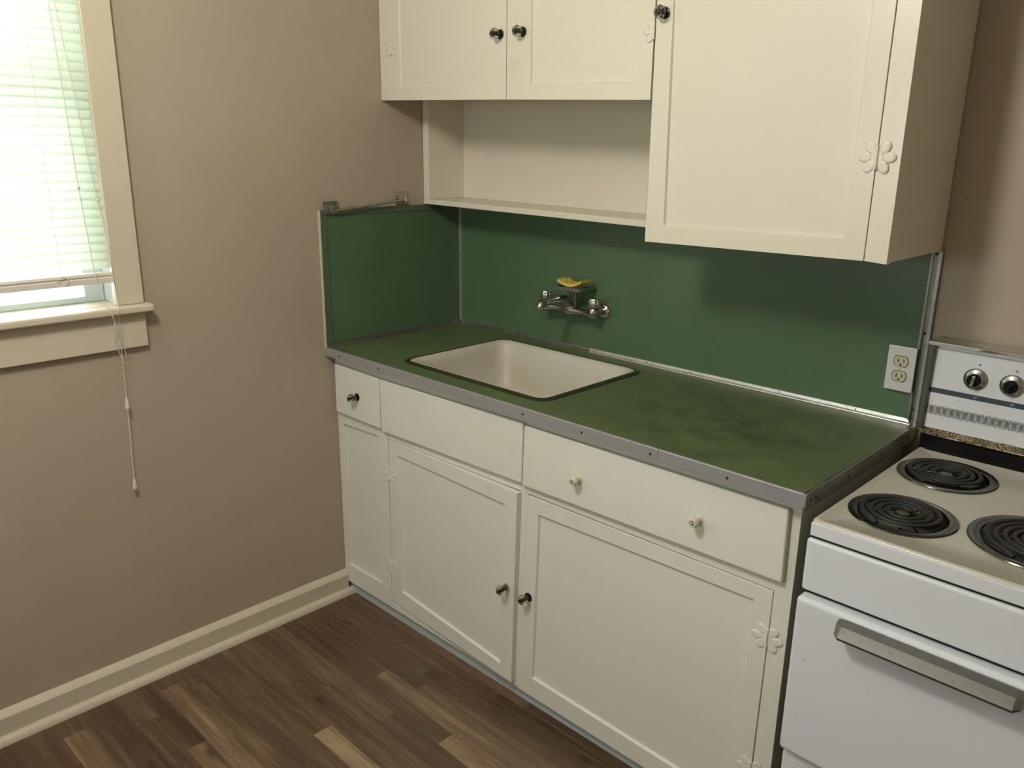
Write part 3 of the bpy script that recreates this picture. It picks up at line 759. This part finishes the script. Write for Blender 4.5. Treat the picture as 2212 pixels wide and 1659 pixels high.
# ------------------------------------------------------------------ outlet
ol = thing('electrical_outlet', (1.6055, -.006, 1.046), 'white duplex electrical outlet at the right end of the green backsplash', 'outlet')
MB().box(1.5728, 1.6392, -.0175, -.0115, .9905, 1.1010).build('cover_plate', PLATE, ol, bevel=.002)
MB().box(1.580, 1.632, -.0115, -.0055, 1.00, 1.09).build('box_body', PLATE, ol)
for zc in (1.0645, 1.0275):
    b = MB(); lp = []
    for k in range(28):
        a = 2*PI*k/28; x_, z_ = .0168*math.cos(a), max(-.0125, min(.0125, .0168*math.sin(a))); lp.append((x_, z_))
    b.loft([[(1.6055+x_, -.0172, zc+z_) for x_, z_ in lp], [(1.6055+x_*.98, -.0192, zc+z_*.98) for x_, z_ in lp]])
    rc = b.build('receptacle', IVORY, ol, bevel=.0004)
    b = MB(); lp2 = [(x_*1.07, z_*1.09) for x_, z_ in lp]
    b.loft([[(1.6055+x_, -.0171, zc+z_) for x_, z_ in lp2], [(1.6055+x_, -.0178, zc+z_) for x_, z_ in lp2]]); b.build('gap_line', DARK, rc)
    b = MB(); b.box(1.5995-.0012, 1.5995+.0012, -.01945, -.019, zc-.003, zc+.0065).box(1.6125-.0010, 1.6125+.0010, -.01945, -.019, zc-.002, zc+.0060)
    b.lathe([(.0026, .019), (.0026, .0195)], (1.6060, 0, zc-.0075), 'y', n=12); b.build('slots', DARK, rc)
MB().lathe([(.0028, .0175), (.0024, .0186)], (1.6055, 0, 1.046), 'y', n=12).build('center_screw', STEELSCREW, ol)

# ------------------------------------------------------------------ electric range
RX0, RX1 = 1.689, 2.452
rg = thing('electric_range', ((RX0+RX1)/2, -.34, 0), 'white freestanding electric range with coil burners right of the green worktop', 'stove')
b = MB(); b.box(RX0+.006, RX1-.006, -.618, -.03, .02, .838); b.build('body', GREYPAINT, rg)
for x in (RX0+.05, RX1-.05):
    for y in (-.57, -.08): MB().lathe([(.018, 0), (.018, .006), (.010, .008), (.010, .022)], (x, y, 0), n=12).build('foot', DARK, rg)
# cooktop: pressed pan with a raised rolled lip
b = MB()
CL = [rrect(RX0+.001, RX1-.001, -.638, -.06, .014, z_) for z_ in (.851, .874)]
CL += [rrect(RX0+.002, RX1-.002, -.637, -.06, .014, .880), rrect(RX0+.006, RX1-.006, -.633, -.064, .013, .8835), rrect(RX0+.011, RX1-.011, -.628, -.069, .012, .8835), rrect(RX0+.015, RX1-.015, -.624, -.072, .012, .8800)]
BURN = ((1.797, -.214, .099, 3.6), (1.804, -.489, .098, 3.6), (2.030, -.438, .122, 4.6), (2.335, -.214, .099, 3.6))
Lv = [[b.bm.verts.new(p) for p in lp] for lp in CL]
for a_, b_ in zip(Lv, Lv[1:]): b.ring(a_, b_)
ee = []
for lp in [Lv[-1]] + [[b.bm.verts.new((cx+r*.82*math.cos(2*PI*k/40), cy+r*.82*math.sin(2*PI*k/40), .8800)) for k in range(40)] for cx, cy, r, _ in BURN]:
    for i in range(len(lp)):
        va, vb = lp[i], lp[(i+1) % len(lp)]; e_ = b.bm.edges.get((va, vb)) or b.bm.edges.new((va, vb)); ee.append(e_)
bmesh.ops.triangle_fill(b.bm, use_beauty=True, edges=ee)
ck = b.build('cooktop', COOK, rg, smooth=True)
# front lip face in the cooler enamel of the front
b = MB(); b.box(RX0+.004, RX1-.004, -.6405, -.637, .852, .8790); b.build('cooktop_lip', ENAMEL, rg, bevel=.0016)
MB().box(RX0+.003, RX1-.003, -.634, -.612, .838, .852).build('shadow_gap', DARK, rg)
MB().box(RX0, RX1, -.643, -.619, .7375, .8455).build('front_panel', ENAMEL, rg, bevel=.006, seg=3)
MB().box(RX0+.005, RX1-.005, -.630, -.6185, .722, .7375).build('shadow_gap', DARK, rg)
od = MB().box(RX0, 2.118, -.660, -.619, .3800, .7290).build('oven_door', ENAMEL, rg, bevel=.010, seg=4)
MB().box(2.124, RX1, -.660, -.619, .3800, .7290).build('storage_door', ENAMEL, rg, bevel=.010, seg=4)
MB().box(RX0+.004, RX1-.004, -.632, -.619, .366, .380).build('shadow_gap', DARK, rg)
MB().box(RX0+.003, RX1-.003, -.645, -.619, .075, .3700).build('lower_drawer', ENAMEL, rg, bevel=.008, seg=3)
MB().box(RX0+.02, RX1-.02, -.60, -.58, .0, .075).build('kick_panel', DARK, rg)
prof = [(-.6605, .7205), (-.668, .7215), (-.684, .7165), (-.697, .7070), (-.7005, .7015), (-.6995, .6965), (-.6965, .6965), (-.6955, .7005), (-.690, .7030), (-.668, .7140), (-.6605, .7150)]
b = MB(); loops = []
for x, k in ((1.776, .35), (1.781, .8), (1.790, 1.0), (2.074, 1.0), (2.084, .8), (2.089, .35)):
    loops.append([(x, -.6605 + (y+.6605)*k, .7165 + (z_-.7165)*k) for y, z_ in prof])
b.loft(loops); b.build('handle', HANDLE, od, bevel=.0008)['label'] = 'long chrome pull handle'
# coil burners
def burner(cx, cy, r, turns, tilt=0.0):
    b = MB(); b.lathe([(r*.985, -.0005), (r, .0012), (r*.99, .0030), (r*.90, .0040), (r*.83, .0026), (r*.80, -.004)], (cx, cy, .8805), n=48, cap=False)
    b.lathe([(r*.80, -.004), (r*.74, -.016), (r*.55, -.026), (r*.15, -.028), (.004, -.028)], (cx, cy, .8805), n=48, cap=False)
    p = b.build('burner', PAN, rg, smooth=True); p['label'] = 'blackened burner with drip pan'
    pts = []; n_ = int(turns*36); r0, r1 = r*.20, r*.76
    for k in range(n_+1):
        a = 2*PI*k/36 + .6; q = r0 + (r1-r0)*k/n_; pts.append((cx+q*math.cos(a), cy+q*math.sin(a), .8885))
    a = 2*PI*n_/36 + .6
    pts += [(cx+r*.80*math.cos(a+.2), cy+r*.80*math.sin(a+.2), .884)]
    rad = (r1-r0)/turns*.31
    MB().tube(pts, rad, 8, True, .62).build('coil', COIL, p, smooth=True)
    b = MB()
    for k in range(3):
        a = 2*PI*k/3 + 1.2; c, s = math.cos(a), math.sin(a)
        b.tube([(cx+.012*c, cy+.012*s, .8825), (cx+r*.80*c, cy+r*.80*s, .8825)], .0016, 6)
    b.lathe([(.014, -.001), (.014, .0025), (.012, .003)], (cx, cy, .8830), n=16)
    b.build('coil_support', PAN, p)
for q in BURN: burner(*q)
# drilled base plate under the pans so nothing shows through (pans sit on the cooktop skin)
# control panel
PY = -.070
b = MB(); b.loft([[(x, PY-.006, .921), (x, PY, .935), (x, PY+.006, 1.124), (x, -.012, 1.124), (x, -.012, .921)] for x in (RX0+.004, RX1-.004)])
cp = b.build('control_panel', ENAMEL, rg)
MB().box(RX0+.002, RX1-.002, PY-.004, -.02, .8815, .920).build('rear_riser', BLACK, rg)
b = MB(); b.loft([[(x, PY-.007, .9205), (x, PY-.016, .922), (x, PY-.017, .925), (x, PY-.0015, .9350), (x, PY+.001, .9350), (x, PY+.001, .9205)] for x in (RX0+.0, RX1)])
def lip_mat():
    m = metal_mat('corroded_lip_warm_reflection', (.85, .72, .50), .3, .1); N = NT(m)
    N.col(N.mix(N.ramp(N.noise(260, 3, .7), .48, .58), (.88, .74, .52), (.09, .06, .03))); return m  # warm reflection put into the chrome colour, with dark corrosion spots
b.build('panel_lip', lip_mat(), cp)['label'] = 'corroded chrome lip with a painted warm reflection'
b = MB(); b.loft([[(RX0-.009, PY-.008, z_), (RX0+.0055, PY-.008, z_), (RX0+.0055, -.004, z_), (RX0-.009, -.004, z_)] for z_ in (.9215, 1.138)])
b.build('side_trim', SIDETRIM, cp, bevel=.002)
b = MB(); b.box(RX1-.0055, RX1+.009, PY-.008, -.004, .9215, 1.138); b.build('side_trim', SIDETRIM, cp, bevel=.002)
b = MB(); b.loft([[(x, PY-.001, 1.1245), (x, PY-.010, 1.130), (x, PY-.011, 1.1385), (x, PY-.007, 1.1400), (x, -.030, 1.1415), (x, -.014, 1.135), (x, -.012, 1.1245)] for x in (RX0-.0085, RX1+.0085)])
b.build('top_trim', CHROME, cp, bevel=.0008)
def panel_y(z_): return PY + .006*(z_-.935)/.189 - .0006
b = MB(); b.loft([[(x, panel_y(1.0185)-.0004, 1.0185), (x, panel_y(1.030)-.0004, 1.030), (x, panel_y(1.030)+.001, 1.030), (x, panel_y(1.0185)+.001, 1.0185)] for x in (RX0+.0056, RX1-.0056)])
b.build('blue_band', NAVY, cp)
b = MB(); zc = .978; x = RX0+.009
yy = panel_y(zc) - .0004
while x < RX1-.012:
    N_ = 16; e = [(x + .0042*math.cos(2*PI*k/N_), yy, zc + .0115*math.sin(2*PI*k/N_)) for k in range(N_)]
    b.tube(e + [e[0]], .00042, 4, False)
    for dx in (-.0022, 0, .0022): b.box(x+dx-.00015, x+dx+.00015, yy-.0002, yy+.0006, zc-.009, zc+.009)
    for dx in (.0058, .0071, .0084): b.box(x+dx-.0002, x+dx+.0002, yy-.0002, yy+.0006, zc-.0115+.003*(dx == .0071), zc+.0115-.003*(dx == .0071))
    x += .0142
b.build('printed_ovals', PRINT, cp)
def text(s, name, size, loc, m, parent, roll=0.0):
    cu = bpy.data.curves.new(name, 'FONT'); cu.body = s; cu.size = size; cu.extrude = .0002; cu.align_x = 'CENTER'; cu.align_y = 'CENTER'
    t = bpy.data.objects.new(name, cu); C.objects.link(t)
    dg = bpy.context.evaluated_depsgraph_get(); me = bpy.data.meshes.new_from_object(t.evaluated_get(dg)); bpy.data.objects.remove(t)
    o = bpy.data.objects.new(name, me); C.objects.link(o); me.materials.clear(); me.materials.append(m)
    o.parent = parent; o.location = Vector(loc) - Vector(WORG[parent.name]); o.rotation_euler = (PI/2, roll, 0); return o
for kx, kz, lab, txt in ((1.7845, 1.0655, 'range knob pointer', 'LF'), (1.8575, 1.0655, '', 'LR')):
    y = panel_y(kz)
    MB().lathe([(.0018, 0), (.0015, .0006)], (kx+.004, y, kz+.034), 'y', n=12).build('indicator_dot', PRINT, cp)
    k = MB().lathe([(.0245, 0), (.0250, .0012), (.0225, .0035), (.0165, .006), (.0150, .006)], (kx, y, kz), 'y', n=40).build('control_knob', CHROME_DULL, rg, smooth=True)
    MB().lathe([(.0162, .0062), (.0162, .0085), (.0150, .0095), (.0146, .0095)], (kx, y, kz), 'y', n=36).build('bright_ring', CHROME, k, smooth=True)
    MB().lathe([(.0148, .006), (.0148, .015), (.0135, .0175), (.004, .018)], (kx, y, kz), 'y', n=32).build('cap', BLACK, k, smooth=True)
    b = MB(); a = .18 if txt == 'LF' else .5
    b.box(-.0032, .0032, -.026, -.017, -.0125, .0125); b.xform(Matrix.Translation((kx, y, kz)) @ Matrix.Rotation(a, 4, 'Y'))
    b.build('pointer', BLACK if txt == 'LR' else CHROME, k, bevel=.0015)
    for s_, th in (('OFF', 90), ('HI', 35), ('2', 0), ('3', -35), ('LO', 140)):
        q = math.radians(th); text(s_, 'dial_marking', .0048, (kx+.0200*math.cos(q), y-.0046, kz+.0200*math.sin(q)), PRINT, k, -(q-PI/2))
    text(txt, 'burner_marking', .0075, (kx+.006, panel_y(1.0243)-.0006, 1.0243), TEXTW, cp)

# ------------------------------------------------------------------ ceiling light that lights the room (above the frame)
cl = thing('ceiling_light', (LAMP[0], LAMP[1], ZC), 'round ceiling light in the middle of the kitchen ceiling', 'light')
MB().lathe([(.085, 0), (.085, -.02), (.05, -.035)], (LAMP[0], LAMP[1], ZC), n=32).build('base', PLATE, cl, smooth=True)
MB().lathe([(.018, -.035), (.018, -.075)], (LAMP[0], LAMP[1], ZC), n=20).build('lamp_socket', PLATE, cl, smooth=True)
